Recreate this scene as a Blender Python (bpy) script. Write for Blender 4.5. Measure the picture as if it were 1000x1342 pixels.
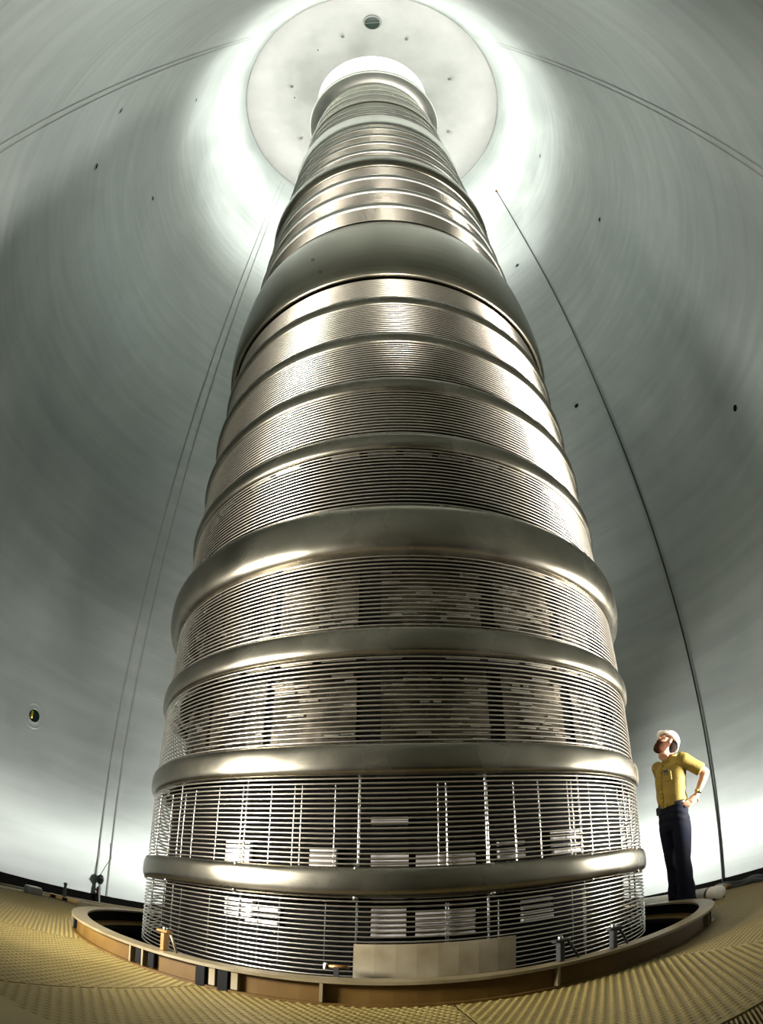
import bpy, math, random
import numpy as np
from mathutils import Vector, Matrix, Euler

random.seed(7)
rng = np.random.default_rng(7)
scene = bpy.context.scene
COL = bpy.context.collection
for o in list(bpy.data.objects):
    bpy.data.objects.remove(o)

# ------------------------------------------------------------------ camera, world, lights, exposure
R = 1.75                       # radius of the column's hoops in metres
ZF = 0.265                     # the platform lies 0.265 R below the lens
CAM_D = 2.51455 * R            # lens to column axis
W = 3.0 * R                    # tank radius
ZC = (14.4 + ZF) * R           # ceiling height


def zz(z):
    """height in hoop radii above the lens -> metres above the platform"""
    return (z + ZF) * R


pitch, yaw, roll = (math.radians(a) for a in (37.613663, -5.559341, 1.869303))
fw = Vector((math.sin(yaw) * math.cos(pitch), math.cos(yaw) * math.cos(pitch), math.sin(pitch)))
rt = Vector((math.cos(yaw), -math.sin(yaw), 0))
up = rt.cross(fw)
rt, up = math.cos(roll) * rt + math.sin(roll) * up, -math.sin(roll) * rt + math.cos(roll) * up
cam = bpy.data.cameras.new('camera')
cam_o = bpy.data.objects.new('camera', cam)
COL.objects.link(cam_o)
m = Matrix((rt, up, -fw)).transposed().to_4x4()
m.translation = Vector((0, -CAM_D, ZF * R))
cam_o.matrix_world = m
cam.type = 'PANO'                                   # the photograph was taken with a fisheye lens
cam.panorama_type = 'FISHEYE_EQUISOLID'
cam.fisheye_lens = 758.6056 * 36.0 / 1342.0
cam.fisheye_fov = math.radians(220)
cam.sensor_width = 36.0
cam.shift_x = (500 - 456.5033) / 1000.0
cam.shift_y = (684.5097 - 671) / 1342.0
cam.clip_end = 200
scene.camera = cam_o

world = bpy.data.worlds.new('world')
scene.world = world
world.use_nodes = True
world.node_tree.nodes['Background'].inputs[0].default_value = (0.5, 0.55, 0.5, 1)
world.node_tree.nodes['Background'].inputs[1].default_value = 0.0

vs = scene.view_settings
vs.view_transform = 'Standard'
vs.look = 'None'
vs.gamma = 1.0
vs.exposure = 0.12
vs.use_curve_mapping = False

# added floodlights, out of view: (name, position, aim point, watts, lamp radius, cone degrees, colour)
FLOODS = [
    ('left',  (-2.95, -3.05, 0.95), (0.5, 0.0, 2.8), 2400, 0.42, 122, (1.0, 0.96, 0.89)),
    ('right', (4.50, -0.90, 0.85), (-0.6, 0.1, 5.2), 4300, 0.42, 112, (1.0, 0.97, 0.91)),
    ('lens',  (0.55, -4.75, 1.25), (0.0, 0.0, 15.0), 900, 0.12, 62, (1.0, 0.97, 0.9)),
    ('back',  (-0.98, 3.05, 0.70), (-3.7, 3.4, 0.7), 330, 0.12, 118, (1.0, 0.98, 0.93)),
    ('far',   (1.75, 2.55, 0.70), (4.6, 2.6, 0.6), 270, 0.12, 112, (1.0, 0.98, 0.93)),
]
# added lamps hidden on the column's top flange, brightening ceiling and upper shell
TOP_LAMPS = [(1.02 * R * math.cos(a), 1.02 * R * math.sin(a), zz(11.95)) for a in (0.0, 1.047, 2.094, 3.142, 4.189, 5.236)]
TOP_WATTS = 470


# ------------------------------------------------------------------ helpers
def mesh_from(name, v, f, smooth=True):
    me = bpy.data.meshes.new(name)
    me.from_pydata([tuple(p) for p in v], [], [tuple(q) for q in f])
    if smooth:
        me.polygons.foreach_set('use_smooth', np.ones(len(me.polygons), dtype=bool))
    me.update()
    return me


def link(name, me, mat=None, parent=None, loc=(0, 0, 0), rot=(0, 0, 0)):
    o = bpy.data.objects.new(name, me)
    COL.objects.link(o)
    if mat is not None and me is not None and not me.materials:
        me.materials.append(mat)
    o.location = loc
    o.rotation_euler = rot
    o.parent = parent
    return o


def thing(name, label, cat, loc=(0, 0, 0), rotz=0.0, group=None):
    o = bpy.data.objects.new(name, None)
    COL.objects.link(o)
    o.location = loc
    o.rotation_euler = (0, 0, rotz)
    o.empty_display_size = 0.2
    return tag(o, label, cat, group)


def tag(o, label=None, cat=None, group=None, kind=None):
    if label:
        o['label'] = label
    if cat:
        o['category'] = cat
    if group:
        o['group'] = group
    if kind:
        o['kind'] = kind
    return o


class MB:
    """collects shapes into one mesh"""
    def __init__(self):
        self.v, self.f = [], []

    def add(self, v, f):
        n = len(self.v)
        self.v += [tuple(p) for p in v]
        self.f += [tuple(i + n for i in q) for q in f]
        return self

    def box(self, c, s, rz=0.0, bevel=0.0, M=None):
        hx, hy, hz = s[0] / 2, s[1] / 2, s[2] / 2
        if bevel <= 0:
            v = [(x, y, z) for z in (-hz, hz) for x, y in ((-hx, -hy), (hx, -hy), (hx, hy), (-hx, hy))]
            f = [(3, 2, 1, 0), (4, 5, 6, 7), (0, 1, 5, 4), (1, 2, 6, 5), (2, 3, 7, 6), (3, 0, 4, 7)]
        else:
            b = min(bevel, hx * .9, hy * .9, hz * .9)
            v = []
            for z, k in ((-hz, b), (-hz + b, 0), (hz - b, 0), (hz, b)):
                x, y = hx - k, hy - k
                v += [(-x + b, -y, z), (x - b, -y, z), (x, -y + b, z), (x, y - b, z), (x - b, y, z), (-x + b, y, z), (-x, y - b, z), (-x, -y + b, z)]
            f = [tuple(range(7, -1, -1)), tuple(range(24, 32))]
            for k in range(3):
                for i in range(8):
                    j = (i + 1) % 8
                    f.append((k * 8 + i, k * 8 + j, k * 8 + 8 + j, k * 8 + 8 + i))
        A = Matrix.Translation(c) @ Matrix.Rotation(rz, 4, 'Z') if M is None else M
        return self.add([A @ Vector(p) for p in v], f)

    def tube(self, pts, r, n=10, cap=True, closed=False):
        pts = [Vector(p) for p in pts]
        rr = r if isinstance(r, (list, tuple)) else [r] * len(pts)
        v, f = [], []
        ref = None
        for i, p in enumerate(pts):
            if closed:
                t = pts[(i + 1) % len(pts)] - pts[i - 1]
            else:
                t = pts[min(i + 1, len(pts) - 1)] - pts[max(i - 1, 0)]
            t = t.normalized()
            if ref is None:
                ref = Vector((0, 0, 1)) if abs(t.z) < .9 else Vector((1, 0, 0))
            a = (ref - t * ref.dot(t)).normalized()
            b = t.cross(a)
            ref = a
            for k in range(n):
                th = 2 * math.pi * k / n
                v.append(p + (a * math.cos(th) + b * math.sin(th)) * rr[i])
        m_ = len(pts)
        for i in range(m_ if closed else m_ - 1):
            for k in range(n):
                f.append((i * n + k, i * n + (k + 1) % n, ((i + 1) % m_) * n + (k + 1) % n, ((i + 1) % m_) * n + k))
        if cap and not closed:
            f.append(tuple(range(n - 1, -1, -1)))
            f.append(tuple((m_ - 1) * n + k for k in range(n)))
        return self.add(v, f)

    def lathe(self, prof, n=64, closed=False, a0=0.0, a1=None, cap=False):
        """prof: (r, z) pairs, spun about the z axis; a1 given: only that sector"""
        full = a1 is None
        a1 = a0 + 2 * math.pi if full else a1
        cols = n if full else n + 1
        v, f = [], []
        for i in range(cols):
            a = a0 + (a1 - a0) * i / n
            s, c = math.sin(a), -math.cos(a)          # angle 0 looks at the lens, + to the right
            for r, z in prof:
                v.append((r * s, r * c, z))
        p = len(prof)
        for i in range(n):
            j = (i + 1) % cols
            for k in range(p if closed else p - 1):
                l = (k + 1) % p
                f.append((i * p + k, j * p + k, j * p + l, i * p + l))
        if not full and cap and closed:
            f.append(tuple(range(p)))
            f.append(tuple((cols - 1) * p + k for k in range(p - 1, -1, -1)))
        return self.add(v, f)

    def ball(self, c, r, n=12, m_=8, s=(1, 1, 1), M=None):
        v, f = [], []
        for i in range(m_ + 1):
            ph = math.pi * i / m_
            for k in range(n):
                th = 2 * math.pi * k / n
                v.append(Vector((r * s[0] * math.sin(ph) * math.cos(th), r * s[1] * math.sin(ph) * math.sin(th), r * s[2] * math.cos(ph))))
        for i in range(m_):
            for k in range(n):
                f.append((i * n + k, (i + 1) * n + k, (i + 1) * n + (k + 1) % n, i * n + (k + 1) % n))
        A = Matrix.Translation(c) if M is None else Matrix.Translation(c) @ M
        return self.add([A @ p for p in v], f)

    def mesh(self, name, smooth=True):
        return mesh_from(name, self.v, self.f, smooth)

    def build(self, name, mat, parent=None, loc=(0, 0, 0), rot=(0, 0, 0), smooth=True):
        return link(name, self.mesh(name, smooth), mat, parent, loc, rot)


def pol(r, phi, z=0.0):
    """polar about the column axis, phi in degrees, 0 towards the lens, + to the right"""
    a = math.radians(phi)
    return Vector((r * math.sin(a), -r * math.cos(a), z))


def smooth_by_angle(o, deg=35):
    me = o.data
    me.polygons.foreach_set('use_smooth', np.ones(len(me.polygons), dtype=bool))
    import bmesh
    bm = bmesh.new()
    bm.from_mesh(me)
    lim = math.radians(deg)
    for e in bm.edges:
        if len(e.link_faces) == 2 and e.calc_face_angle(0) > lim:
            e.smooth = False
    bm.to_mesh(me)
    bm.free()
    return o


# ------------------------------------------------------------------ materials
def principled(name, col, rough=.5, metal=0.0, spec=.5):
    mt = bpy.data.materials.new(name)
    mt.use_nodes = True
    b = mt.node_tree.nodes['Principled BSDF']
    b.inputs['Base Color'].default_value = (*col, 1)
    b.inputs['Roughness'].default_value = rough
    b.inputs['Metallic'].default_value = metal
    b.inputs['Specular IOR Level'].default_value = spec
    return mt


def noisy(name, c0, c1, scale, rough=(.4, .5), metal=0.0, stretch=(1, 1, 1), bump=0.0, detail=6, distort=0.0, spec=.5, bscale=None):
    """two-tone blotches from an object-space noise, driving colour and roughness"""
    mt = principled(name, c0, rough[0], metal, spec)
    nt = mt.node_tree
    b = nt.nodes['Principled BSDF']
    tc = nt.nodes.new('ShaderNodeTexCoord')
    mp = nt.nodes.new('ShaderNodeMapping')
    mp.inputs['Scale'].default_value = stretch
    nz = nt.nodes.new('ShaderNodeTexNoise')
    nz.inputs['Scale'].default_value = scale
    nz.inputs['Detail'].default_value = detail
    nz.inputs['Distortion'].default_value = distort
    nt.links.new(tc.outputs['Object'], mp.inputs['Vector'])
    nt.links.new(mp.outputs['Vector'], nz.inputs['Vector'])
    cr = nt.nodes.new('ShaderNodeValToRGB')
    cr.color_ramp.elements[0].position = .35
    cr.color_ramp.elements[0].color = (*c0, 1)
    cr.color_ramp.elements[1].position = .65
    cr.color_ramp.elements[1].color = (*c1, 1)
    nt.links.new(nz.outputs['Fac'], cr.inputs['Fac'])
    nt.links.new(cr.outputs['Color'], b.inputs['Base Color'])
    mr = nt.nodes.new('ShaderNodeMapRange')
    mr.inputs['From Min'].default_value = .3
    mr.inputs['From Max'].default_value = .7
    mr.inputs['To Min'].default_value = rough[0]
    mr.inputs['To Max'].default_value = rough[1]
    nt.links.new(nz.outputs['Fac'], mr.inputs['Value'])
    nt.links.new(mr.outputs['Result'], b.inputs['Roughness'])
    if bump > 0:
        src = nz
        if bscale:
            src = nt.nodes.new('ShaderNodeTexNoise')
            src.inputs['Scale'].default_value = bscale
            nt.links.new(tc.outputs['Object'], src.inputs['Vector'])
        bp = nt.nodes.new('ShaderNodeBump')
        bp.inputs['Strength'].default_value = bump
        bp.inputs['Distance'].default_value = .01
        nt.links.new(src.outputs['Fac'], bp.inputs['Height'])
        nt.links.new(bp.outputs['Normal'], b.inputs['Normal'])
    return mt


M = {}
M['hoop'] = principled('stainless_hoop', (.54, .49, .41), .26, 1.0)
M['ring'] = noisy('brushed_ring', (.20, .184, .142), (.24, .222, .175), 3, (.22, .30), 1.0, (1, 1, 1), detail=3)
M['band'] = noisy('dull_band', (.62, .60, .54), (.68, .66, .60), 2, (.30, .36), 1.0, detail=3)
M['shell'] = noisy('spun_shell', (.24, .218, .165), (.285, .26, .20), 2.0, (.20, .26), 1.0, (.25, .25, 14), detail=3)
M['wall'] = noisy('tank_steel', (.335, .372, .358), (.435, .472, .455), .5, (.38, .50), .35, (1, 1, .6), detail=9, distort=.8)
_nt = M['wall'].node_tree
_b = _nt.nodes['Principled BSDF']
_tc = [n for n in _nt.nodes if n.type == 'TEX_COORD'][0]
_cr = [n for n in _nt.nodes if n.type == 'VALTORGB'][0]
_mp = _nt.nodes.new('ShaderNodeMapping')
_mp.inputs['Scale'].default_value = (.35, .35, 2.6)
_nz = _nt.nodes.new('ShaderNodeTexNoise')
_nz.inputs['Scale'].default_value = 1.6
_nz.inputs['Detail'].default_value = 7
_nz.inputs['Distortion'].default_value = .5
_mr = _nt.nodes.new('ShaderNodeMapRange')
_mr.inputs['From Min'].default_value = .3
_mr.inputs['From Max'].default_value = .7
_mr.inputs['To Min'].default_value = .90
_mr.inputs['To Max'].default_value = 1.08
_mx = _nt.nodes.new('ShaderNodeVectorMath')
_mx.operation = 'SCALE'
_nt.links.new(_tc.outputs['Object'], _mp.inputs['Vector'])
_nt.links.new(_mp.outputs['Vector'], _nz.inputs['Vector'])
_nt.links.new(_nz.outputs['Fac'], _mr.inputs['Value'])
_nt.links.new(_cr.outputs['Color'], _mx.inputs[0])
_nt.links.new(_mr.outputs['Result'], _mx.inputs['Scale'])
_nt.links.new(_mx.outputs['Vector'], _b.inputs['Base Color'])
M['ceil'] = noisy('ceiling_steel', (.145, .148, .137), (.195, .198, .186), .8, (.4, .6), .2, detail=8)
M['lit_recess_white'] = principled('lit_recess_white', (.85, .85, .83), .5)  # white colour stands in for the brighter light in the ceiling recess
M['dark'] = principled('black_rubber', (.012, .012, .012), .6)
M['core'] = noisy('interior_shade_black', (.0012, .0012, .0011), (.0025, .0024, .002), 3, (.6, .7), spec=.03)  # near-black, puts the shade inside the column into the colour
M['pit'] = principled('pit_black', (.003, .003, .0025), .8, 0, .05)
M['floor'] = noisy('tan_tread', (.180, .132, .036), (.225, .170, .053), 2.0, (.42, .55), 0.0, bump=.15, bscale=60)
M['beam'] = noisy('ochre_beam', (.062, .031, .004), (.090, .048, .007), 5, (.45, .6), 0, spec=.25)
M['beam_top'] = noisy('beam_top', (.12, .092, .042), (.17, .138, .074), 6, (.4, .5), .1)
M['beam_black'] = principled('black_pad', (.003, .003, .003), .6, 0, .1)
M['panel'] = noisy('panel_steel', (.48, .45, .38), (.66, .62, .54), 6, (.18, .34), 1.0)
M['panel_dark'] = noisy('dark_panel', (.05, .045, .034), (.16, .14, .11), 5, (.2, .35), 1.0)
M['plate'] = noisy('old_plate', (.16, .125, .065), (.26, .225, .15), 4.5, (.45, .6), .35, detail=8)
M['louvre'] = principled('white_louvre', (.42, .39, .37), .4, .2)
M['post'] = principled('bright_post', (.36, .36, .34), .24, 1.0)
M['cable'] = principled('black_cable', (.012, .012, .011), .45)
M['scar'] = noisy('weld_scar', (.21, .225, .205), (.27, .285, .26), 3, (.6, .8), 0)
M['glass'] = principled('green_port_glass', (.006, .016, .010), .12, 0, .4)
M['brass'] = principled('brass', (.48, .36, .06), .35, .8)
M['copper'] = principled('copper_clamp', (.26, .14, .045), .4, .7)
M['tube_white'] = principled('white_tube', (.82, .81, .77), .4)
M['red'] = principled('red_grip', (.55, .03, .03), .4)
M['grey'] = principled('grey_box', (.18, .19, .18), .5)
M['wood'] = noisy('wood_block', (.42, .25, .09), (.55, .36, .15), 12, (.5, .6), 0, (1, 8, 1))
M['lamp_black'] = principled('lamp_housing', (.03, .03, .03), .4, .3)
lens_m = bpy.data.materials.new('lamp_glow')
lens_m.use_nodes = True
lens_m.node_tree.nodes['Principled BSDF'].inputs['Emission Color'].default_value = (1, .95, .85, 1)
lens_m.node_tree.nodes['Principled BSDF'].inputs['Emission Strength'].default_value = 6
M['lamp_glow'] = lens_m

# ------------------------------------------------------------------ the tank: wall, ceiling
wall = MB().lathe([(W, -4.2), (W, ZC)], n=192).build('wall_tank', M['wall'])
tag(wall, 'grey-green steel shell of the round tank', kind='structure')
ceil = MB().lathe([(W, ZC - .05), (W - .06, ZC - .05), (W - .09, ZC - .02), (1.28 * R, ZC - .02), (1.28 * R, ZC + .05)], n=128).build('ceiling', M['ceil'])
tag(ceil, 'pale round ceiling plate of the tank', kind='structure')
o = MB().lathe([(0.001, ZC + .05), (1.28 * R, ZC + .05)], n=96).build('ceiling_collar', M['lit_recess_white'], ceil)
o['label'] = 'central recess of the ceiling, whitened as if strongly lit'
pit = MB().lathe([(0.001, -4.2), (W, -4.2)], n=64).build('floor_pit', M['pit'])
tag(pit, 'black bottom of the tank below the platform', kind='structure')

gap_shade = MB().lathe([(W - .001, -1.6), (W - .012, -1.6), (W - .012, -.005), (W - .001, .005)], n=160).build('gap_shade_band', M['pit'])  # black strip added over the shell for the darkness of the gap
tag(gap_shade, 'black band on the shell standing in for the dark gap below platform level', kind='structure')
# welds: raised strips up the shell and around it
for k, ph in enumerate((-128.4, -130.5, -41.8, -43.4, 50.6, 52.2)):
    a = math.radians(ph)
    hw = .011 / W
    mb = MB().lathe([(W - .001, .01), (W - .009, .01), (W - .009, ZC - .7), (W - .001, ZC - .7)], n=2, a0=a - hw, a1=a + hw)
    mb.build('vertical_weld', M['scar'], wall, smooth=False)
for z in (1.63, 3.60, 6.75, 9.6):
    MB().lathe([(W - .0005, zz(z) - .007), (W - .003, zz(z)), (W - .0005, zz(z) + .007)], n=160).build('ring_weld', M['wall'], wall)

# ports in the shell: small dark threaded holes with a rim
port_rim = MB().lathe([(.052, 0), (.052, .008), (.036, .012), (.036, 0)], n=20).mesh('port_rim')
port_hole = MB().lathe([(.001, .006), (.037, .006)], n=20).mesh('port_hole')
port_rim.materials.append(M['wall'])
port_hole.materials.append(M['pit'])
PORTS = [(-50.7, 5.405), (-62.2, 5.27), (-84.6, 7.29), (-63.7, 9.24), (95.3, 10.40), (130.1, 8.835), (95.3, 7.187), (130.2, 5.129), (95.1, 3.263)]
for ph, z in PORTS:
    n_in = -pol(1, ph)
    q = n_in.to_track_quat('Z', 'Y').to_euler()
    rim = link('port', port_rim, None, wall, pol(W, ph, zz(z)), q)
    h = link('port_hole', port_hole, None, rim)
    rim.scale = (1.5, 1.5, 1)
# the larger sight glass low on the left
n_in = -pol(1, -113.3)
q = n_in.to_track_quat('Z', 'Y').to_euler()
sg = MB().lathe([(.19, 0), (.185, .003), (.170, .003), (.165, .001), (.110, .001), (.102, .004), (.094, .004), (.088, 0)], n=32).build('sight_port', M['wall'], wall, pol(W, -113.3, zz(1.053)), q)
MB().lathe([(.001, .002), (.089, .002)], n=24).build('port_glass', M['glass'], sg)
MB().box((-.045, .0, .005), (.035, .11, .006), bevel=.002).build('brass_insert', M['brass'], sg)

# ceiling fittings
for k in range(8):
    ph = -16.5 + 43.6 * k
    p = pol(1.92 * R, ph, ZC - .02)
    e = MB().lathe([(.001, -.20), (.035, -.20), (.042, -.19), (.042, -.03), (.06, -.025), (.06, 0)], n=16).build('lifting_stud', M['ceil'], ceil, p)
    MB().lathe([(.001, -.203), (.022, -.203)], n=12).build('stud_bore', M['pit'], e)
pc = pol(2.2 * R, 3.6, ZC - .021)
pm = MB().lathe([(.36, 0), (.36, -.03), (.315, -.035), (.30, -.005)], n=40).build('ceiling_port', M['ceil'], ceil, pc)
MB().lathe([(.001, -.008), (.305, -.008)], n=40).build('port_glass', M['glass'], pm)
MB().box((0, 0, -.02), (.60, .012, .012)).build('port_bar', M['scar'], pm)
for r_, ph in ((1.92, -36.5), (1.84, -80.3)):
    MB().lathe([(.001, -.004), (.030, -.004), (.030, 0)], n=14).build('ceiling_hole', M['pit'], ceil, pol(r_ * R, ph, ZC - .02))

# ------------------------------------------------------------------ the platform (floor)
NP = 14
PIN, POUT = 1.20 * R, 1.86 * R
STEP = 360 / NP
floor = MB().lathe([(PIN, -.10), (PIN, -.022), (1.99 * R, -.022), (1.99 * R, -.10)], n=112, closed=True).build('floor', M['pit'])
tag(floor, 'ring-shaped service platform around the column', kind='structure')
gap = .006
panel_me = MB()
a0, a1 = math.radians(-STEP / 2) + gap / POUT, math.radians(STEP / 2) - gap / POUT
panel_me.lathe([(PIN + .01, -.022), (PIN + .01, 0), (POUT, 0), (POUT, -.022)], n=12, closed=True, a0=a0, a1=a1, cap=True)
panel_me = panel_me.mesh('tread_panel', False)
panel_me.materials.append(M['floor'])
# raised treads on one panel, real relief, shared by all panels
vs_, fs_ = [], []
px, py, hw_, hd_, hh = .040, .0255, .0110, .0080, .0042
i = 0
yy = -POUT
while yy < -PIN * math.cos(math.radians(STEP / 2)):
    off = (i % 2) * px / 2
    nx = int(1.0 / px)
    for k in range(-nx, nx + 1):
        x = k * px + off
        r_ = math.hypot(x, yy)
        a_ = math.atan2(x, -yy)
        if r_ > POUT - .012 or r_ < 1.255 * R or abs(a_) > math.radians(STEP / 2) - .012 / r_:
            continue
        n = len(vs_)
        for s, z in ((1, 0), (.5, hh)):
            vs_ += [(x - hw_ * s, yy - hd_ * s, z), (x + hw_ * s, yy - hd_ * s, z), (x + hw_ * s, yy + hd_ * s, z), (x - hw_ * s, yy + hd_ * s, z)]
        fs_ += [(n + 4, n + 5, n + 6, n + 7)] + [(n + q_, n + (q_ + 1) % 4, n + 4 + (q_ + 1) % 4, n + 4 + q_) for q_ in range(4)]
    yy += py
    i += 1
tread_me = mesh_from('tread_studs', vs_, fs_, True)
tread_me.materials.append(M['floor'])
for k in range(NP):
    ph = math.radians(-7.2 + STEP * k)
    p_ = link('floor_panel', panel_me, None, floor, rot=(0, 0, ph))
    s_ = link('tread_studs', tread_me, None, p_)
    s_['kind'] = 'stuff'
# smooth border strip and tube rail along the outer edge
MB().lathe([(POUT + .008, -.022), (POUT + .008, .004), (1.985 * R, .004), (1.985 * R, -.022)], n=120, closed=True, a0=math.radians(39), a1=math.radians(366), cap=True).build('border_strip', M['floor'], floor, smooth=False)
MB().tube([pol(1.985 * R, a, .012) for a in np.linspace(42, 318, 110)], .013, 8).build('edge_rail', M['beam_top'], floor)
# dark ribbed landing on the lens side
lnd = MB().lathe([(1.868 * R, -.10), (1.868 * R, -.016), (2.9 * R, -.016), (2.9 * R, -.10)], n=48, closed=True, a0=math.radians(6.3), a1=math.radians(38.7), cap=True).build('landing', M['pit'], floor, smooth=False)
lnd['label'] = 'dark landing beside the platform'
for b0, b1 in ((-62, 6.2), (38.8, 88)):
    MB().lathe([(2.0 * R, -.10), (2.0 * R, -.016), (2.9 * R, -.016), (2.9 * R, -.10)], n=24, closed=True, a0=math.radians(b0), a1=math.radians(b1), cap=True).build('landing_plate', M['pit'], floor, smooth=False)
rb_ = MB()
dx_, dy_ = .42, .907
for k in range(90):
    x0 = .45 + k * .0145
    # walk from the platform edge outwards along one bar direction
    r0 = 1.872 * R
    y0 = -math.sqrt(r0 * r0 - x0 * x0)
    L0 = .75
    cx_, cy_ = x0 - dx_ * L0 / 2, y0 - dy_ * L0 / 2
    rb_.box((cx_, cy_, -.004), (.0048, L0, .012), rz=-math.atan2(dx_, dy_))
o = rb_.build('grating_bars', M['floor'], lnd, smooth=False)
o['kind'] = 'stuff'

# ------------------------------------------------------------------ ring beam round the column's foot
RB = 1.265 * R
beam = thing('ring_beam', 'ochre steel ring beam lying on the tread floor around the column foot', 'steel ring')
HB = .112
fl_in = RB - .10
MB().lathe([(fl_in, HB - .014), (fl_in, HB), (RB, HB), (RB, HB - .014)], n=160, closed=True).build('top_flange', M['beam_top'], beam, smooth=False)
MB().lathe([(fl_in + .04, 0), (fl_in + .04, HB - .014), (RB - .03, HB - .014), (RB - .03, 0)], n=160, closed=True).build('web', M['beam'], beam, smooth=False)
MB().lathe([(fl_in, .001), (fl_in, .012), (RB - .005, .012), (RB - .005, .001)], n=160, closed=True).build('bottom_flange', M['beam'], beam, smooth=False)
stiff = MB().box((0, -(RB - .017), HB / 2), (.012, .030, HB - .03)).mesh('stiffener', False)
stiff.materials.append(M['beam_top'])
pad = MB().box((0, -(RB - .022), HB / 2), (.045, .022, HB - .036), bevel=.004).mesh('pad', False)
pad.materials.append(M['beam_black'])
plate = MB().box((0, -(RB - .012), HB / 2 - .004), (.05, .018, HB - .010), bevel=.003).mesh('joint_block', False)
plate.materials.append(M['beam_black'])
for ph in (-57, -28.7, -6.2, 16.9, 52, 82, 112, 142, 172, 202, 232, 262):
    for d_ in ((-2.4, 2.4) if ph not in (-6.2, 16.9) else (1.4,)):
        link('stiffener', stiff, None, beam, rot=(0, 0, math.radians(ph + d_ * .5 - 1.2)))
    if ph in (-57, -28.7, 232, 262):
        for d_ in (-1.1, 1.3):
            link('black_pad', pad, None, beam, rot=(0, 0, math.radians(ph + d_)))
for ph in (-19.8, -17.0):
    b_ = link('joint_block', plate, None, beam, rot=(0, 0, math.radians(ph)))
stp = MB().box((0, -(RB - .020), HB / 2), (.032, .024, HB - .03), bevel=.002).mesh('joint_strip', False)
stp.materials.append(M['plate'])
for ph in (-18.4, -15.7):
    link('joint_strip', stp, None, beam, rot=(0, 0, math.radians(ph)))
# black sleeve standing in for the shade of the pit inside the ring
MB().lathe([(fl_in + .03, .10), (fl_in + .02, -1.5)], n=96).build('pit_shade_sleeve', M['pit'], beam)

# ------------------------------------------------------------------ the column
col = thing('accelerator_column', 'towering stainless column of stacked hoops and rounded grading rings', 'column')
HR = .0031 * R
SEG = 200


def torus_mesh(name, rad, minor, n=SEG, k=8):
    prof = [(rad + minor * math.cos(2 * math.pi * i / k), minor * math.sin(2 * math.pi * i / k)) for i in range(k)]
    return MB().lathe(prof, n=n, closed=True).mesh(name)


hoop_me = torus_mesh('hoop', R, HR)
hoop_me.materials.append(M['hoop'])
hoop_fat = torus_mesh('hoop_upper', R, HR * 1.35)
hoop_fat.materials.append(M['hoop'])


def hoops(z0, z1, n, me=None):
    for i in range(n):
        z = z0 + (z1 - z0) * i / (n - 1)
        link('hoop', me or hoop_me, None, col, (0, 0, zz(z)))


# lower sections, tight spacing that widens upward
hoops(-.258, -.016, 18)
hoops(.088, .326, 18)
hoops(.432, .684, 18)
hoops(.788, 1.034, 18)
hoops(1.232, 1.502, 18)
SECT = [1.550, 1.890, 2.236, 2.584]
for a_, b_ in zip(SECT, SECT[1:] + [2.872]):
    hoops(a_ + .045, b_ - .045, 16, hoop_fat)
UP1 = [3.70, 4.017, 4.37, 4.75, 5.10]
for a_, b_ in zip(UP1, UP1[1:]):
    hoops(a_ + .035, b_ - .03, 16, hoop_fat)
# the upper third: hoops too fine to pick apart
mb = MB()
UP2 = [5.40, 5.66, 6.02, 6.40, 6.78, 7.02]
UP3 = [7.62, 7.85, 8.22, 8.70]
UP4 = [9.05, 9.5, 10.0, 10.6]
for U_ in (UP2, UP3, UP4):
    for a_, b_ in zip(U_, U_[1:]):
        nn = max(4, int((b_ - a_) / .03))
        for i in range(nn):
            z = a_ + .03 + (b_ - a_ - .055) * i / (nn - 1)
            rm = HR * 1.9
            mb.lathe([(R + rm * math.cos(2 * math.pi * k / 8), zz(z) + rm * math.sin(2 * math.pi * k / 8)) for k in range(8)], n=120, closed=True)
o = mb.build('upper_hoops', M['hoop'], col)
o['kind'] = 'stuff'


def oval_ring(name, z, half, proud, width=.028, mat='ring', n=SEG, lab=None, k=36, pw=.82):
    """rounded hollow ring: proud of the hoops by `proud` (in hoop radii)"""
    prof = []
    for i in range(k):
        a = 2 * math.pi * i / k
        c, s = math.cos(a), math.sin(a)
        c = math.copysign(abs(c) ** pw, c)
        s = math.copysign(abs(s) ** pw, s)
        prof.append(((1 + proud - width + width * c) * R, half * s * R))
    o = MB().lathe(prof, n=n, closed=True).build(name, M[mat], col, (0, 0, zz(z)))
    if lab:
        o['label'] = lab
    return o


oval_ring('grading_ring', .036, .045, .019, pw=.68)
oval_ring('grading_ring', .380, .047, .020, pw=.66)
oval_ring('grading_ring', .736, .046, .021, pw=.7)
oval_ring('large_grading_ring', 1.135, .098, .052, .056, lab='broad bulging ring with a strong highlight')
ring_thin = None
for z in SECT:
    if ring_thin is None:
        ring_thin = oval_ring('grading_ring', z, .040, .021)
    else:
        link('grading_ring', ring_thin.data, None, col, (0, 0, zz(z)))
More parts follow.
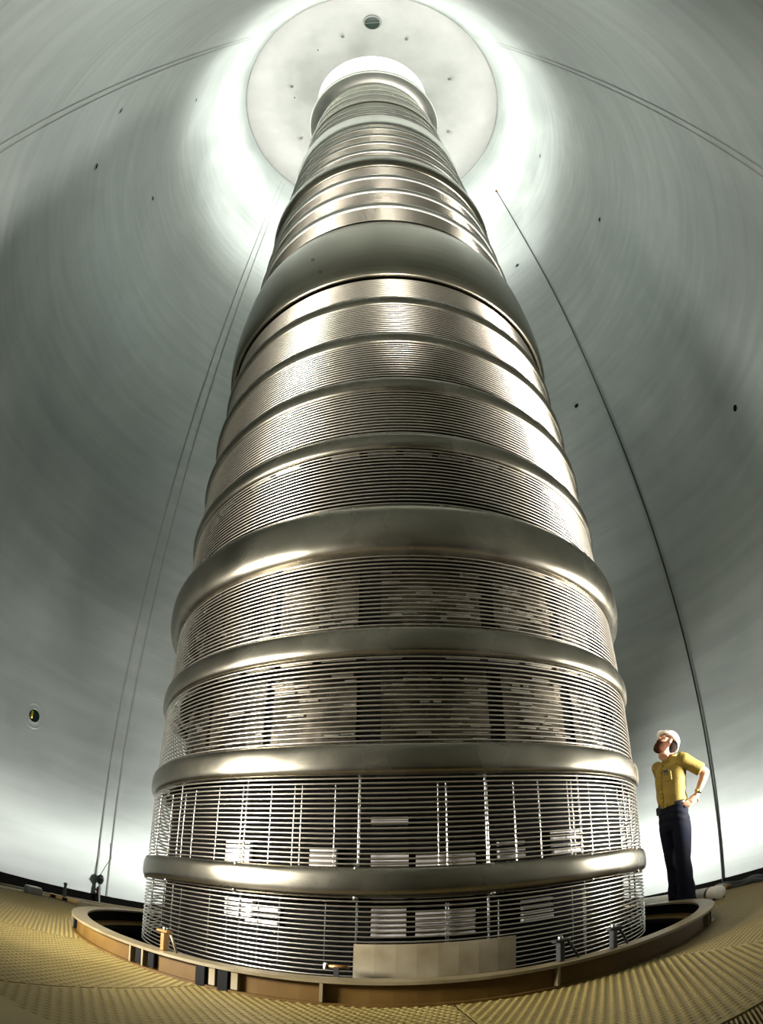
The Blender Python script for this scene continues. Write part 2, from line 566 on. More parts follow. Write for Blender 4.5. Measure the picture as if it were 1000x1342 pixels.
# dead-section shroud: wide skirt narrowing upward
prof = [(1.0, 2.86), (1.012, 2.842), (1.030, 2.845), (1.042, 2.87), (1.052, 2.92), (1.058, 3.0), (1.060, 3.1), (1.058, 3.22), (1.053, 3.35), (1.046, 3.48), (1.034, 3.59), (1.018, 3.66), (.995, 3.70), (.97, 3.70), (.97, 2.86)]
o = MB().lathe([(r * R, zz(z)) for r, z in prof], n=SEG, closed=True).build('shroud', M['shell'], col)
o['label'] = 'wide smooth spun-metal shroud'
fine = None
for z in UP1[1:4] + UP2[1:5]:
    if fine is None:
        fine = oval_ring('grading_ring', z, .036, .026, .04, 'band')
    else:
        link('grading_ring', fine.data, None, col, (0, 0, zz(z)))
oval_ring('large_grading_ring', 5.24, .145, .055, .06, 'shell', lab='dark bulging ring of the upper column')
oval_ring('large_grading_ring', 7.32, .28, .045, .06, 'band', lab='pale bulging ring near the top')
for z in UP3[1:3]:
    link('grading_ring', fine.data, None, col, (0, 0, zz(z)))
oval_ring('grading_ring', 8.88, .16, .04, .05, 'shell', lab='dark ring near the top')
for z in UP4[1:3]:
    link('grading_ring', fine.data, None, col, (0, 0, zz(z)))
o = MB().lathe([(.55 * R, zz(11.3)), (1.19 * R, zz(11.3)), (1.215 * R, zz(11.33)), (1.222 * R, zz(11.45)), (1.222 * R, zz(11.62)), (1.20 * R, zz(11.66)), (.55 * R, zz(11.66))], n=SEG, closed=True).build('top_flange', M['band'], col)
MB().lathe([(.94 * R, zz(10.55)), (.965 * R, zz(10.6)), (.985 * R, zz(10.65)), (.985 * R, zz(11.3))], n=128).build('neck', M['band'], col)
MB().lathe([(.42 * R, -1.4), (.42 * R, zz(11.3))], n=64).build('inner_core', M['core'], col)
# added near-black liner, stands in for the shade behind the hoops
MB().lathe([(.925 * R, -1.4), (.925 * R, zz(.36)), (.895 * R, zz(.40)), (.895 * R, zz(1.1)), (.93 * R, zz(1.5)), (.93 * R, zz(10.7))], n=128).build('shade_liner', M['core'], col)

# decks under the rings
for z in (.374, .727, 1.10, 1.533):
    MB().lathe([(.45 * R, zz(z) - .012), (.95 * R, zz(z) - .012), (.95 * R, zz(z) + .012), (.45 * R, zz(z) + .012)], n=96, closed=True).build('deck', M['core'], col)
seg_me = MB().lathe([(.965 * R, -.010), (.985 * R, -.010), (.985 * R, .010), (.965 * R, .010)], n=4, closed=True, a0=math.radians(-3.1), a1=math.radians(3.1), cap=True).mesh('deck_segment', False)
seg_me.materials.append(M['band'])
for z in (.345, .699, 1.052, 1.512):
    ph = -78
    while ph < 80:
        link('deck_segment', seg_me, None, col, (0, 0, zz(z)), (0, 0, math.radians(ph)))
        ph += 8.0 if random.random() < .75 else 14.0

# posts that carry the hoops, with bolts at the lowest ring
post_me = MB().lathe([(.0034 * R, 0), (.0034 * R, zz(.34) - zz(-.26))], n=10).mesh('hoop_post')
post_me.materials.append(M['post'])
bolt_me = MB().ball((0, 0, 0), .0085 * R, 10, 6).mesh('bolt')
bolt_me.materials.append(M['post'])
for k in range(18):
    ph = -5.7 + 20 * k
    link('hoop_post', post_me, None, col, pol(.975 * R, ph, zz(-.26)))
    if abs(((ph + 180) % 360) - 180) < 75:
        link('bolt', bolt_me, None, col, pol(1.003 * R, ph, zz(.074)))
        link('bolt', bolt_me, None, col, pol(1.003 * R, ph, zz(-.005)))
rod_me = MB().lathe([(.0022 * R, 0), (.0022 * R, .26 * R)], n=6).mesh('support_rod')
rod_me.materials.append(M['post'])
for ph in (-62, -52, -47, -38, -31, -24, -19, -17.5, -11, 7.5, 9.0, 16.8, 22.5, 28.3, 36.5, 37.8, 44, 52, 61):
    link('support_rod', rod_me, None, col, pol(.952 * R, ph * .9, zz(.06)))
    if random.random() < .7:
        rr_ = link('support_rod', rod_me, None, col, pol(.952 * R, ph * .9 + random.uniform(-2, 2), zz(-.22)))
        rr_.scale = (1, 1, .75)


# equipment panels seen between the hoops
def panel(ph0, ph1, z0, z1, r, mat, name='equipment_panel', n=8, t=.01):
    return MB().lathe([(r * R, zz(z0)), (r * R + t, zz(z0)), (r * R + t, zz(z1)), (r * R, zz(z1))], n=n, closed=True, a0=math.radians(ph0), a1=math.radians(ph1), cap=True).build(name, mat, col, smooth=False)


for zA, zB in ((.41, .69), (.765, 1.035)):
    for (p0, p1) in ((-66, -47), (-45, -27), (-25, -7.4), (-2.8, 18), (21.4, 38), (42, 62)):
        pn = panel(p0, p1, zA, zB, .897, M['panel_dark'])
        mb = MB()
        rows = 11
        for i in range(rows):
            z = zA + .02 + (zB - zA - .04) * i / (rows - 1)
            a = p0 + random.uniform(0, 3)
            while a < p1 - 1.5:
                ln = random.uniform(1.2, 5.5)
                e = min(a + ln, p1)
                if random.random() < .5:
                    rr = random.choice((.910, .922, .938)) * R
                    h = random.choice((.003, .005, .007)) * R
                    mb.lathe([(rr - .01, zz(z) - h), (rr, zz(z) - h * .6), (rr, zz(z) + h * .6), (rr - .01, zz(z) + h)], n=3, closed=True, a0=math.radians(a), a1=math.radians(e), cap=True)
                a = e + random.uniform(.4, 2.4)
        o = mb.build('resistor_bars', M['panel'], pn, smooth=False)
        o['kind'] = 'stuff'


def louvre(ph0, ph1, z0, z1, n, r=.946):
    ph0, ph1, z0, z1 = ph0 * .72, ph1 * .72, z0 * .87, z1 * .87
    pn = panel(ph0, ph1, z0, z1, r - .019, M['core'], 'louvre_box', 4)
    for i in range(n):
        z = z0 + (z1 - z0) * (i + .5) / n
        MB().lathe([(r * R - .028, zz(z) - .012), (r * R, zz(z) - .010), (r * R, zz(z) + .004), (r * R - .028, zz(z) + .010)], n=3, closed=True, a0=math.radians(ph0), a1=math.radians(ph1), cap=True).build('louvre_blade', M['louvre'], pn, smooth=False)


for a in ((-5.6, 2.7, .235, .262, 2), (-5.5, 2.8, .085, .140, 4), (4.5, 18, .078, .134, 4), (-5.2, 2.4, -.14, -.04, 6), (4.5, 17.8, -.14, -.05, 6),
          (-19.6, -13.2, .09, .16, 4), (-44, -36, .09, .18, 5), (-43, -34, -.10, -.03, 4), (24, 31, .08, .17, 4), (40, 50, .08, .2, 5), (-36, -27, -.12, -.05, 3), (30, 39, -.12, -.04, 4)):
    louvre(*a)

# knobs on the rings
kn = MB().ball((0, 0, 0), .018, 10, 6, (1, 1, .8)).mesh('knob')
kn.materials.append(M['lamp_black'])
link('knob', kn, None, col, pol(1.112 * R, -21.0, zz(3.06)))
link('knob', kn, None, col, pol(1.035 * R, -17.3, zz(1.19)))

# ------------------------------------------------------------------ things on the platform
# loose plate standing on the ring beam
pl = MB().lathe([(1.045 * R, 0), (1.052 * R, 0), (1.052 * R, .178), (1.045 * R, .178)], n=8, closed=True, a0=math.radians(-5.3), a1=math.radians(16.6), cap=True)
o = pl.build('cover_plate', M['plate'], None, (0, 0, .1), smooth=False)
tag(o, 'stained tan metal plate standing upright in front of the lowest hoops', 'plate')
o.location = (0, 0, zz(-.225))
o.scale = (1.0, 1.0, .92)


def clamp(name, ph, label, mat):
    t = thing(name, label, 'clamp', pol(RB - .065, ph, HB), math.radians(ph), 'clamps on the ring beam')
    MB().box((0, 0, .045), (.028, .03, .09), bevel=.004).build('block', mat, t, smooth=False)
    MB().box((0, -.004, .096), (.075, .036, .014), bevel=.004).build('jaw', M['lamp_black'] if mat is not M['copper'] else M['copper'], t, smooth=False)
    MB().tube([(.03, 0, .095), (.055, -.002, .06), (.085, -.004, .004)], .006, 8).build('strap', M['beam_top'] if mat is M['copper'] else M['lamp_black'], t)
    MB().lathe([(.001, .118), (.010, .118), (.012, .112), (.012, .10)], n=10).build('bolt', M['post'], t)


clamp('hoop_clamp', -26.8, 'copper-coloured clamp on the sunlit left of the ring beam', M['copper'])
clamp('hoop_clamp', 17.6, 'black clamp just right of the tan plate', M['lamp_black'])
clamp('hoop_clamp', 25.2, 'black clamp farther right on the ring beam, away from the tan plate', M['lamp_black'])
bpy.data.objects['hoop_clamp']['label'] = 'copper-coloured clamp on the left of the ring beam'
t = thing('fuse_rod', 'small copper rod with a white cap left of the tan plate', 'rod', pol(1.10 * R, -6.9, HB + .02), math.radians(-6.9))
MB().tube([(-.04, 0, 0), (.05, 0, 0)], .010, 10).build('rod', M['copper'], t)
MB().tube([(-.052, 0, 0), (-.04, 0, 0)], .016, 12).build('cap', M['tube_white'], t)
MB().box((0, 0, -.03), (.02, .02, .06)).build('foot', M['lamp_black'], t, smooth=False)

# white tube lying beyond the ring, behind the man's legs
A_, B_ = Vector((2.42, 1.30, .067)), Vector((2.66, .05, .067))
d_ = (B_ - A_).normalized()
t = thing('tube_roll', 'white tube lying on the platform behind the standing man', 'tube', (A_.x, A_.y, 0), math.atan2(d_.y, d_.x))
L_ = (B_ - A_).length
MB().tube([(0, 0, .067), (.01, 0, .067), (L_ - .012, 0, .067), (L_, 0, .067)], [.058, .065, .065, .058], 20).build('tube_body', M['tube_white'], t)
MB().tube([(L_ - .16, 0, .067), (L_ - .13, 0, .067)], .0665, 20).build('tube_band', M['plate'], t)
for x in (.1, L_ - .07):
    MB().box((x, .055, .012), (.06, .05, .024)).build('wedge', M['lamp_black'], t, smooth=False)
    MB().box((x, -.055, .012), (.06, .05, .024)).build('wedge', M['lamp_black'], t, smooth=False)

# odds and ends along the platform's left edge
t = thing('junction_box', 'small grey box on the platform edge at far left', 'box', (-3.24, .40, .004), math.radians(80))
MB().box((0, 0, .035), (.17, .10, .07), bevel=.006).build('body', M['grey'], t, smooth=False)
MB().box((0, 0, .073), (.15, .08, .008), bevel=.003).build('lid', M['tube_white'], t, smooth=False)
t = thing('bottle_jack', 'black post on a wooden block near the left platform edge', 'jack', (-3.08, .72, .004), .3)
MB().box((0, 0, .02), (.30, .10, .04), bevel=.004).build('wood_block', M['wood'], t, smooth=False)
MB().lathe([(.001, .19), (.016, .19), (.018, .17), (.014, .16), (.014, .06), (.026, .05), (.026, .04)], n=14).build('post', M['lamp_black'], t)
for x in (-.10, .02):
    MB().box((x, -.052, .018), (.05, .012, .032)).build('slot', M['beam_black'], t, smooth=False)

# black tool with a red grip on the wall behind the left end of the ring
wp = pol(W - .085, -128.8, 0)
t = thing('hoist_controller', 'black hanging controller with a red lever low on the left wall', 'controller', (wp.x, wp.y, -.17), math.radians(-128.8))
MB().ball((0, 0, .42), .06, 14, 8, (.9, .8, 1.3)).build('head', M['lamp_black'], t)
MB().tube([(0, 0, .36), (0, 0, .20), (-.02, 0, -.02), (-.04, 0, -.5)], [.018, .018, .014, .014], 10).build('stem', M['scar'], t)
MB().box((.005, -.01, .24), (.05, .05, .13), bevel=.01).build('body', M['lamp_black'], t, smooth=False)
MB().tube([(-.035, -.03, .175), (.045, -.04, .265)], .014, 8).build('lever', M['red'], t)
MB().tube([(0, 0, .50), (-.03, .05, .62), (-.10, .07, .78), (-.06, .078, 1.0)], .005, 6).build('wire', M['cable'], t)
MB().tube([(0, .083, .42), (0, .03, .42)], .02, 8).build('bracket', M['lamp_black'], t)

# cable down the right wall
CP = 122.9
zt = zz(11.92)
pts = []
for k in range(60):
    z = zt + (-.55 - zt) * k / 59
    pts.append(pol(W - .035 + .008 * math.sin(k * .35), CP + .10 * math.sin(k * .22) + .35 * (k / 59 - .5), z))
t = thing('hanging_cable', 'long black cable hanging down the right wall behind the man', 'cable', pol(W - .07, CP, -.55))
base = t.location.copy()
MB().tube([p - base for p in pts], .014, 10).build('cord', M['cable'], t)
MB().tube([pts[0] + Vector((0, 0, .05)) - base, pts[0] - base], .05, 12).build('top_fitting', M['copper'], t)
MB().tube([pts[0] + Vector((0, 0, .03)) - base, pol(W - .002, CP - .2, zt + .03) - base], .03, 10).build('bracket', M['lamp_black'], t)

# hoses heaped on the platform's right edge
for j, (rr, p0, p1, z, lab) in enumerate(((1.95, 78, 108, .045, 'black hose lying along the right platform edge, upper coil'), (1.91, 82, 104, .018, 'black hose lying along the right platform edge, beneath the other'))):
    pts = [pol((rr + .012 * math.sin(a * .7 + j)) * R, a, z + .012 * math.sin(a * .9 + j)) for a in np.linspace(p0, p1, 40)]
    b0 = Vector((pts[20].x, pts[20].y, 0))
    h = thing('hose', lab, 'hose', b0, 0, 'hoses on the right platform edge')
    MB().tube([p - b0 for p in pts], .026, 10).build('hose_body', M['cable'], h)
    MB().tube([pts[-1] - b0, pts[-1] + (pts[-1] - pts[-2]).normalized() * .06 - b0], .032, 10).build('coupling', M['copper'], h)

# ------------------------------------------------------------------ the man
def loft(mb, secs, n=20):
    """secs: (centre, half-width along u, half-width along v, u, v)"""
    v, f = [], []
    for c, a, b, u, w in secs:
        c, u, w = Vector(c), Vector(u), Vector(w)
        for k in range(n):
            th = 2 * math.pi * k / n
            v.append(c + u * (a * math.cos(th)) + w * (b * math.sin(th)))
    for i in range(len(secs) - 1):
        for k in range(n):
            f.append((i * n + k, i * n + (k + 1) % n, (i + 1) * n + (k + 1) % n, (i + 1) * n + k))
    f.append(tuple(range(n - 1, -1, -1)))
    f.append(tuple((len(secs) - 1) * n + k for k in range(n)))
    mb.add(v, f)


XX, YY = (1, 0, 0), (0, 1, 0)


def fuse(name, mb, voxel, mat, parent, it=6, crease=None, factor=.5):
    """weld the overlapping lofts into one continuous skin"""
    me = mesh_from(name + '_raw', mb.v, mb.f, True)
    o = bpy.data.objects.new(name + '_raw', me)
    COL.objects.link(o)
    r_ = o.modifiers.new('r', 'REMESH')
    r_.mode = 'VOXEL'
    r_.voxel_size = voxel
    s = o.modifiers.new('s', 'SMOOTH')
    s.iterations = it
    s.factor = factor
    dg = bpy.context.evaluated_depsgraph_get()
    dg.update()
    nm = bpy.data.meshes.new_from_object(o.evaluated_get(dg))
    bpy.data.objects.remove(o)
    bpy.data.meshes.remove(me)
    nm.name = name
    nm.materials.clear()
    if crease is not None:
        co = np.empty(len(nm.vertices) * 3)
        nm.vertices.foreach_get('co', co)
        no = np.empty(len(nm.vertices) * 3)
        nm.vertices.foreach_get('normal', no)
        co, no = co.reshape(-1, 3), no.reshape(-1, 3)
        co = co + no * crease(co)[:, None]
        nm.vertices.foreach_set('co', co.ravel())
    nm.polygons.foreach_set('use_smooth', np.ones(len(nm.polygons), dtype=bool))
    nm.update()
    return link(name, nm, mat, parent)


M['skin'] = noisy('skin', (.42, .19, .11), (.50, .25, .155), 12, (.45, .55))
M['shirt'] = noisy('mustard_shirt', (.175, .118, .012), (.23, .16, .020), 6, (.75, .85), bump=.25, bscale=70)
M['jeans'] = noisy('navy_trousers', (.003, .0036, .0085), (.006, .0075, .016), 8, (.75, .9), bump=.2, bscale=90, spec=.12)
M['beard'] = noisy('brown_beard', (.026, .009, .0035), (.05, .018, .007), 60, (.8, .9), bump=.6, bscale=160, spec=.08)
M['hair'] = principled('dark_hair', (.006, .003, .002), .8, 0, .05)
M['hat'] = principled('white_hard_hat', (.86, .84, .78), .3)
M['leather'] = principled('black_leather', (.010, .010, .010), .35)
M['white_eye'] = principled('eye_white', (.8, .78, .74), .3)

PZ = 5.25
man = thing('person', 'bearded person in mustard shirt, dark trousers and white hard hat, hands on hips, looking up', 'person',
            (PZ * math.sin(math.radians(27.0)), PZ * math.cos(math.radians(27.0)) - CAM_D, 0.0), math.radians(-72))
SC = .925
man.scale = (SC, SC, SC)

# trousers
mb = MB()
loft(mb, [((0, -.015, .79), .13, .10, XX, YY), ((0, -.015, .84), .165, .120, XX, YY), ((0, -.015, .92), .172, .126, XX, YY), ((0, -.012, 1.00), .162, .118, XX, YY), ((0, -.010, 1.065), .152, .108, XX, YY)])
for s, fy in ((1, -.035), (-1, .045)):
    loft(mb, [((s * .085, -.012, .88), .085, .105, XX, YY), ((s * .088, -.008, .78), .088, .102, XX, YY), ((s * .095, fy * .4 - .01, .62), .080, .090, XX, YY), ((s * .100, fy * .7 - .015, .49), .070, .078, XX, YY),
              ((s * .104, fy + .0, .36), .072, .082, XX, YY), ((s * .108, fy + .005, .20), .074, .090, XX, YY), ((s * .110, fy + .005, .06), .080, .102, XX, YY), ((s * .110, fy + .005, .035), .079, .100, XX, YY)])


def fold_t(c):
    z = c[:, 2]
    return .004 * np.sin(z * 38 + c[:, 0] * 30 + 2 * np.sin(c[:, 1] * 30)) * np.clip((.6 - z) * 3, .15, 1) + .003 * np.sin(z * 90 + c[:, 1] * 50) * (z > .85)


fuse('trousers', mb, .011, M['jeans'], man, 5, fold_t)
# shoes
for s, fy in ((1, -.035), (-1, .045)):
    mb = MB()
    ex, ez = (1, 0, 0), (0, 0, 1)
    loft(mb, [((s * .11, fy + .105, .04), .022, .028, ex, ez), ((s * .11, fy + .095, .045), .036, .043, ex, ez), ((s * .11, fy + .04, .055), .040, .054, ex, ez), ((s * .112, fy - .04, .05), .042, .048, ex, ez),
              ((s * .116, fy - .10, .036), .047, .034, ex, ez), ((s * .118, fy - .15, .028), .040, .026, ex, ez), ((s * .118, fy - .175, .022), .022, .016, ex, ez)], 16)
    o = mb.build('shoe', M['leather'], man)
    mb = MB()
    loft(mb, [((s * .11, fy + .108, .008), .030, .008, ex, ez), ((s * .11, fy + .04, .008), .042, .008, ex, ez), ((s * .116, fy - .10, .008), .049, .008, ex, ez), ((s * .118, fy - .178, .008), .026, .008, ex, ez)], 12)
    mb.build('sole', M['plate'], o)

# shirt: torso, yoke and two short sleeves
SH_L, EL_L, WR_L = Vector((.175, .035, 1.455)), Vector((.292, .205, 1.268)), Vector((.212, .122, 1.080))
SH_R, EL_R, WR_R = Vector((-.175, .035, 1.455)), Vector((-.285, .215, 1.268)), Vector((-.212, .125, 1.080))
mb = MB()
loft(mb, [((0, -.010, 1.035), .154, .112, XX, YY), ((0, -.012, 1.075), .166, .124, XX, YY), ((0, -.008, 1.15), .166, .128, XX, YY), ((0, .0, 1.26), .176, .128, XX, YY), ((0, .012, 1.36), .188, .128, XX, YY),
          ((0, .025, 1.43), .182, .112, XX, YY), ((0, .035, 1.475), .150, .088, XX, YY), ((0, .038, 1.505), .098, .072, XX, YY), ((0, .034, 1.530), .066, .064, XX, YY)], 28)
for a_, b_ in ((SH_L, EL_L), (SH_R, EL_R)):
    d = (b_ - a_)
    L_ = d.length
    d.normalize()
    u = d.cross(Vector((0, 0, 1))).normalized()
    w = u.cross(d)
    loft(mb, [(a_ - d * .07, .055, .055, u, w), (a_, .072, .070, u, w), (a_ + d * .10, .066, .067, u, w), (a_ + d * .20, .065, .068, u, w), (a_ + d * .225, .064, .067, u, w)], 18)


def fold_s(c):
    x, y, z = c[:, 0], c[:, 1], c[:, 2]
    low = np.clip((1.30 - z) * 4, 0, 1)
    return .007 * low * np.sin((z * 46 + x * 26 - y * 20)) + .004 * np.sin(x * 40 + z * 22 + 2 * np.sin(z * 18)) * np.clip((z - 1.2) * 4, 0, 1)


fuse('shirt', mb, .009, M['shirt'], man, 4, fold_s)
# collar, placket, pocket and pens
mb = MB()
for s in (1, -1):
    mb.add([(s * .004, -.030, 1.515), (s * .062, .010, 1.545), (s * .072, .035, 1.525), (s * .060, -.045, 1.478), (s * .022, -.066, 1.470)], [(0, 1, 2, 3, 4) if s > 0 else (4, 3, 2, 1, 0)])
mb.add([(.062, .010, 1.545), (.055, .085, 1.548), (-.055, .085, 1.548), (-.062, .010, 1.545), (-.072, .035, 1.525), (-.066, .105, 1.515), (.066, .105, 1.515), (.072, .035, 1.525)], [(0, 1, 6, 7), (1, 2, 5, 6), (2, 3, 4, 5)])
me = mb.mesh('collar')
o = link('collar', me, M['shirt'], man)
md = o.modifiers.new('thick', 'SOLIDIFY')
md.thickness = .008
md.offset = 0
mb = MB()
for k in range(10):
    z = 1.06 + .042 * k
    yv = -.126 - .008 + .0 * k
    prof_y = np.interp(z, [1.06, 1.15, 1.26, 1.36, 1.43, 1.475], [-.134, -.138, -.131, -.119, -.092, -.060])
    mb.box((0, prof_y, z), (.030, .010, .044))
o = mb.build('placket', M['shirt'], man)
yk = -.122
MB().box((.085, -.112, 1.325), (.085, .014, .095), rz=.28, bevel=.004).build('pocket', M['shirt'], man, smooth=False)
o = MB()
for x in (.062, .082, .098):
    o.tube([(x, -.121 + (x - .06) * .25, 1.335), (x, -.121 + (x - .06) * .25, 1.392)], .0065, 8)
o.box((.083, -.119, 1.380), (.060, .012, .016), rz=.28)
o.build('pens', M['leather'], man)

# belt with buckle
mb = MB()
mb.lathe([(1, 1.030), (1.035, 1.032), (1.035, 1.066), (1, 1.068)], n=40)
mb.v = [(x * .158, y * .113 - .010, z) for x, y, z in mb.v]
mb.build('belt', M['leather'], man)
MB().box((0, -.130, 1.05), (.055, .012, .04), bevel=.004).build('buckle', M['brass'], man, smooth=False)
MB().box((-.105, -.100, 1.02), (.06, .03, .08), bevel=.006).build('belt_case', M['leather'], man, smooth=False)

# body: neck, head, arms and hands in one skin, running inside the clothes
mb = MB()
loft(mb, [((0, .0, .95), .12, .085, XX, YY), ((0, .01, 1.2), .13, .09, XX, YY), ((0, .025, 1.40), .15, .085, XX, YY), ((0, .035, 1.47), .10, .062, XX, YY), ((0, .034, 1.52), .056, .058, XX, YY), ((0, .022, 1.575), .054, .058, XX, YY), ((0, .012, 1.63), .054, .060, XX, YY)], 24)
for s in (1, -1):
    loft(mb, [((s * .08, -.01, 1.0), .06, .07, XX, YY), ((s * .095, -.012 + (-.014 if s > 0 else .018), .62), .05, .055, XX, YY), ((s * .10, -.03 if s > 0 else .02, .49), .042, .048, XX, YY), ((s * .106, -.03 if s > 0 else .05, .10), .036, .042, XX, YY)], 12)
for a_, b_, c_ in ((SH_L, EL_L, WR_L), (SH_R, EL_R, WR_R)):
    d = (b_ - a_).normalized()
    u = d.cross(Vector((0, 0, 1))).normalized()
    w = u.cross(d)
    loft(mb, [(a_, .055, .055, u, w), (a_ + d * .12, .050, .052, u, w), (a_ + d * .24, .042, .046, u, w), (b_, .040, .042, u, w), (b_ + d * .02, .032, .034, u, w)], 16)
    d = (c_ - b_).normalized()
    u = d.cross(Vector((0, 1, 0))).normalized()
    w = u.cross(d)
    L_ = (c_ - b_).length
    loft(mb, [(b_ - d * .025, .036, .038, u, w), (b_ + d * .06, .043, .046, u, w), (b_ + d * .13, .037, .040, u, w), (b_ + d * (L_ - .03), .026, .031, u, w), (c_, .024, .031, u, w), (c_ + d * .02, .022, .030, u, w)], 16)

# hands on the hips: palm down the hip, four fingers forward, thumb back
HANDS = MB()
for s, wr in ((1, WR_L), (-1, WR_R)):
    k0 = Vector((s * .192, .045, 1.022))       # knuckle line centre
    d = (k0 - wr).normalized()
    u = Vector((s * -.35, 0, 1)).normalized()
    u = (u - d * u.dot(d)).normalized()
    w = d.cross(u)
    loft(mb, [(wr - d * .01, .027, .019, u, w), (wr + d * .035, .036, .017, u, w), (wr + d * .075, .042, .016, u, w), (k0, .042, .015, u, w)], 14)
    for i_, (du, ln) in enumerate(((.032, .074), (.011, .083), (-.011, .078), (-.031, .060))):
        b_ = k0 + u * du
        f1 = (d * .55 + Vector((s * -.18, -.80, -.10 - .05 * i_))).normalized()
        f2 = (Vector((s * -.48, -.85, -.14 - .06 * i_))).normalized()
        p = [b_ - d * .012, b_ + f1 * ln * .40, b_ + f1 * ln * .40 + f2 * ln * .34, b_ + f1 * ln * .40 + f2 * ln * .60]
        mb.tube(p, [.0098, .0094, .0086, .0062], 10)
    tb = wr + d * .03 - u * .0 + Vector((0, .022, 0))
    mb.tube([tb, tb + Vector((s * -.012, .034, -.018)), tb + Vector((s * -.030, .055, -.036)), tb + Vector((s * -.042, .064, -.050))], [.012, .0115, .0105, .008], 10)

# head in its own frame (face towards -y), then tipped back
TIP = math.radians(-47)
HC = Vector((0, .020, 1.668))
HM = Matrix.Translation(HC) @ Matrix.Rotation(TIP, 4, 'X')
hb = MB()
loft(hb, [((0, -.058, -.122), .022, .020, XX, YY), ((0, -.050, -.112), .040, .040, XX, YY), ((0, -.036, -.088), .054, .062, XX, YY), ((0, -.020, -.055), .063, .082, XX, YY), ((0, -.010, -.020), .069, .092, XX, YY),
          ((0, .0, .020), .073, .098, XX, YY), ((0, .004, .055), .074, .099, XX, YY), ((0, .007, .085), .066, .088, XX, YY), ((0, .009, .106), .048, .064, XX, YY), ((0, .010, .117), .020, .028, XX, YY)], 26)
loft(hb, [((0, -.088, .026), .008, .010, XX, YY), ((0, -.098, .0), .011, .013, XX, YY), ((0, -.110, -.022), .015, .016, XX, YY), ((0, -.100, -.034), .014, .012, XX, YY)], 12)      # nose
hb.ball((0, -.088, .034), .012, 12, 8, (3.6, 1.0, .8))                       # brow ridge
hb.ball((0, -.078, -.058), .012, 12, 8, (2.2, 1.2, 1.0))                     # lips
for s in (1, -1):
    hb.ball((s * .044, -.062, -.010), .022, 12, 8, (1, .9, .9))               # cheekbones
    hb.ball((s * .084, -.016, -.006), .021, 12, 8, (.45, .80, 1.5))           # ears
loft(hb, [((0, .02, -.03), .055, .062, XX, YY), ((0, .035, -.11), .052, .056, XX, YY), ((0, .045, -.15), .052, .054, XX, YY)], 18)
mb.add([HM @ Vector(p) for p in hb.v], hb.f)
body = fuse('body', mb, .0062, M['skin'], man, 3)
body['label'] = 'bare arms, neck and upturned face'


def headpart(name, hb_, mat, voxel=None, parent=None, it=3):
    m2 = MB()
    m2.add([HM @ Vector(p) for p in hb_.v], hb_.f)
    if voxel:
        return fuse(name, m2, voxel, mat, parent or man, it)
    return m2.build(name, mat, parent or man)


hb = MB()      # full beard wrapping the jaw
loft(hb, [((0, -.058, -.150), .028, .026, XX, YY), ((0, -.052, -.136), .048, .048, XX, YY), ((0, -.044, -.108), .064, .062, XX, YY), ((0, -.040, -.076), .073, .068, XX, YY), ((0, -.022, -.045), .077, .060, XX, YY), ((0, -.004, -.016), .079, .036, XX, YY)], 22)
hb.ball((0, -.094, -.046), .014, 14, 8, (2.7, 1.1, .9))
headpart('beard', hb, M['beard'], .006)
hb = MB()      # hair at the sides and back below the hat
loft(hb, [((0, .066, -.085), .056, .044, XX, YY), ((0, .054, -.045), .078, .062, XX, YY), ((0, .046, .0), .086, .076, XX, YY), ((0, .040, .045), .087, .080, XX, YY)], 22)
headpart('hair', hb, M['hair'], .007)
for s in (1, -1):
    hb = MB().ball((s * .031, -.086, .016), .0105, 10, 8, (1.2, .8, .8))
    e = headpart('eye', hb, M['white_eye'])
    hb = MB().ball((s * .031, -.0935, .018), .0052, 8, 6)
    headpart('pupil', hb, M['hair'], None, e)
    hb = MB().ball((s * .032, -.096, .040), .0065, 10, 6, (3.0, .7, .7))
    headpart('eyebrow', hb, M['hair'])

# hard hat: dome with a ridge, brim and peak, pushed back on the head
dome = MB()
secs = [(.100, .118, .035), (.100, .118, .05), (.097, .115, .075), (.088, .105, .105), (.070, .083, .130), (.045, .054, .146), (.016, .02, .152)]
loft(dome, [((0, .010, z), a, b, XX, YY) for a, b, z in secs], 36)
HATM = Matrix.Translation((0, 0, 0)) @ Matrix.Rotation(math.radians(-6), 4, 'X')
dome.v = [tuple(HATM @ Vector(p)) for p in dome.v]
hat = headpart('hard_hat', dome, M['hat'])
hat['label'] = 'white hard hat'
br = MB()
ring = []
for k in range(48):
    a = 2 * math.pi * k / 48
    c, s = math.cos(a), math.sin(a)
    peak = .030 * max(0, -s) ** 2
    ring.append((c, s, peak))
v, f = [], []
for (c, s, pk) in ring:
    for (ox, oy, z) in ((.099, .117, .030), (.099, .117, .042), (.112, .130 + pk * 1.3, .034), (.113, .131 + pk * 1.3, .029)):
        v.append((c * ox, s * oy + .010, z - pk * .15))
for k in range(48):
    j = (k + 1) % 48
    for q_ in range(4):
        f.append((k * 4 + q_, j * 4 + q_, j * 4 + (q_ + 1) % 4, k * 4 + (q_ + 1) % 4))
br.add([HATM @ Vector(p) for p in v], f)
headpart('brim', br, M['hat'], None, hat)
rg = MB().tube([(0, .010 + .121 * math.cos(a), .040 + .116 * math.sin(a)) for a in np.linspace(.35, 2.8, 16)], .010, 8)
rg.v = [tuple(HATM @ Vector(p)) for p in rg.v]
headpart('ridge', rg, M['hat'], None, hat)

# wrist watch
d = (WR_L - EL_L).normalized()
MB().tube([WR_L - d * .045, WR_L - d * .022], .0345, 18).build('watch_strap', M['leather'], man)
MB().ball(tuple(WR_L - d * .034 + Vector((.012, -.028, .006))), .016, 12, 6, (1, .6, 1)).build('watch_face', M['brass'], man)


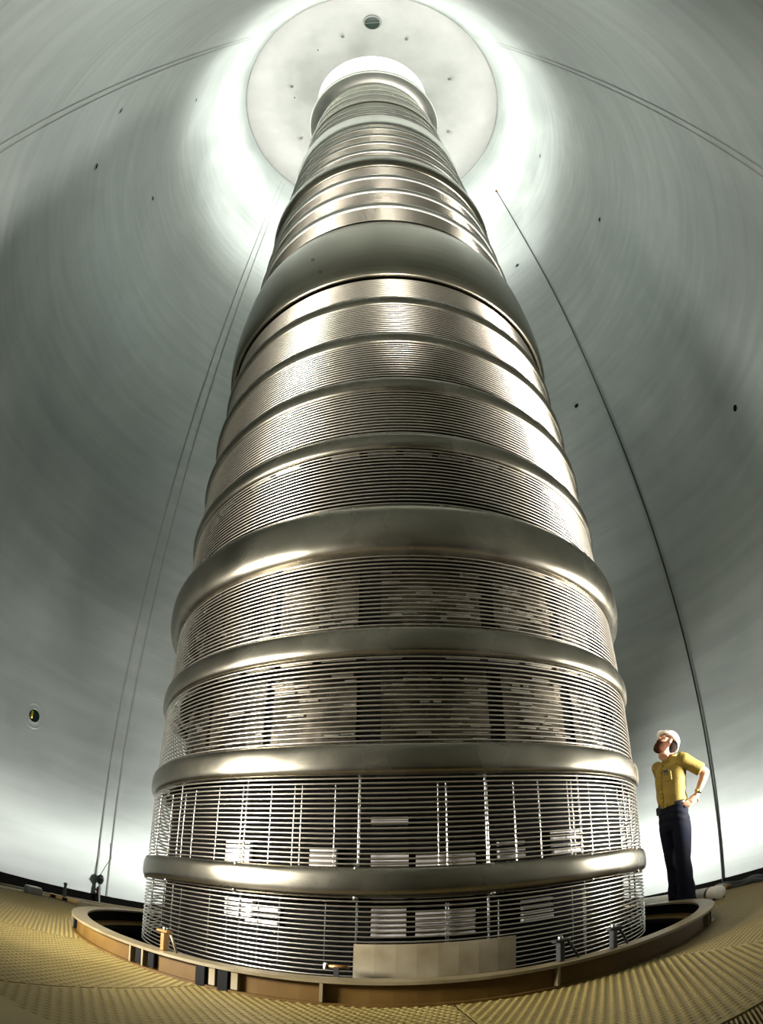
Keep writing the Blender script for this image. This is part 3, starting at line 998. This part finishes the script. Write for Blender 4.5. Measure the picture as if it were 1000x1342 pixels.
# ------------------------------------------------------------------ added floodlights on stands, unseen, to light the scene
def flood(name, pos, aim, watts, rad, cone, colr):
    pos, aim = Vector(pos), Vector(aim)
    t = thing('floodlight', {'left': 'added floodlight on a tripod left of the lens', 'right': 'added floodlight on a tripod at the right wall', 'lens': 'small added floodlight on a tripod right beside the lens', 'back': 'low added floodlight behind the column, aimed at the left wall', 'far': 'low added floodlight behind the column, aimed at the right wall'}[name], 'floodlight', (pos.x, pos.y, 0), 0, 'added floodlights')
    d = (aim - pos).normalized()
    z0 = -.012 if name == 'lens' else 0.0
    q = d.to_track_quat('-Z', 'Y')
    for k in range(3):
        a = 2 * math.pi * k / 3 + .4
        MB().tube([(0, 0, min(.55, pos.z * .6)), (.34 * math.cos(a), .34 * math.sin(a), z0)], .011, 8).build('leg', M['lamp_black'], t)
    MB().tube([(0, 0, .12), (0, 0, pos.z - .1)], .014, 10).build('pole', M['lamp_black'], t)
    hd = MB().lathe([(.07, .20), (.09, .19), (rad + .07, .02), (rad + .075, -.02), (rad + .065, -.02), (.08, .17), (.001, .18)], n=28).build('reflector', M['lamp_black'], t, (0, 0, pos.z), q.to_euler())
    MB().ball((0, 0, .10), .035, 12, 8).build('bulb', M['lamp_glow'], hd)
    MB().tube([(0, 0, .19), (0, 0, .25)], .035, 10).build('socket', M['lamp_black'], hd)
    L = bpy.data.lights.new('flood_' + name, 'SPOT')
    L.energy = watts
    L.color = colr
    L.shadow_soft_size = rad
    L.spot_size = math.radians(cone)
    L.spot_blend = .5
    lo = bpy.data.objects.new('lamp', L)
    COL.objects.link(lo)
    lo.parent = t
    lo.location = Vector((0, 0, pos.z)) + d * .05
    lo.rotation_euler = q.to_euler()


for a in FLOODS:
    flood(*a)
for k, p in enumerate(TOP_LAMPS):  # added unseen lamps that brighten the ceiling and upper shell
    t = thing('top_fill_lamp', 'added lamp hidden on top of the column', 'lamp', (p[0], p[1], zz(11.66)), 0, 'added lamps on top of the column')
    MB().lathe([(.001, 0), (.11, 0), (.12, .01), (.10, .03), (.03, .05), (.03, .2), (.001, .2)], n=20).build('base', M['lamp_black'], t)
    MB().ball((0, 0, .27), .07, 14, 10).build('globe', M['lamp_glow'], t)
    L = bpy.data.lights.new('top_fill_lamp', 'POINT')
    L.energy = TOP_WATTS
    L.color = (1.0, 1.0, .95)
    L.shadow_soft_size = .15
    lo = bpy.data.objects.new('lamp', L)
    COL.objects.link(lo)
    lo.parent = t
    lo.location = (0, 0, .50)
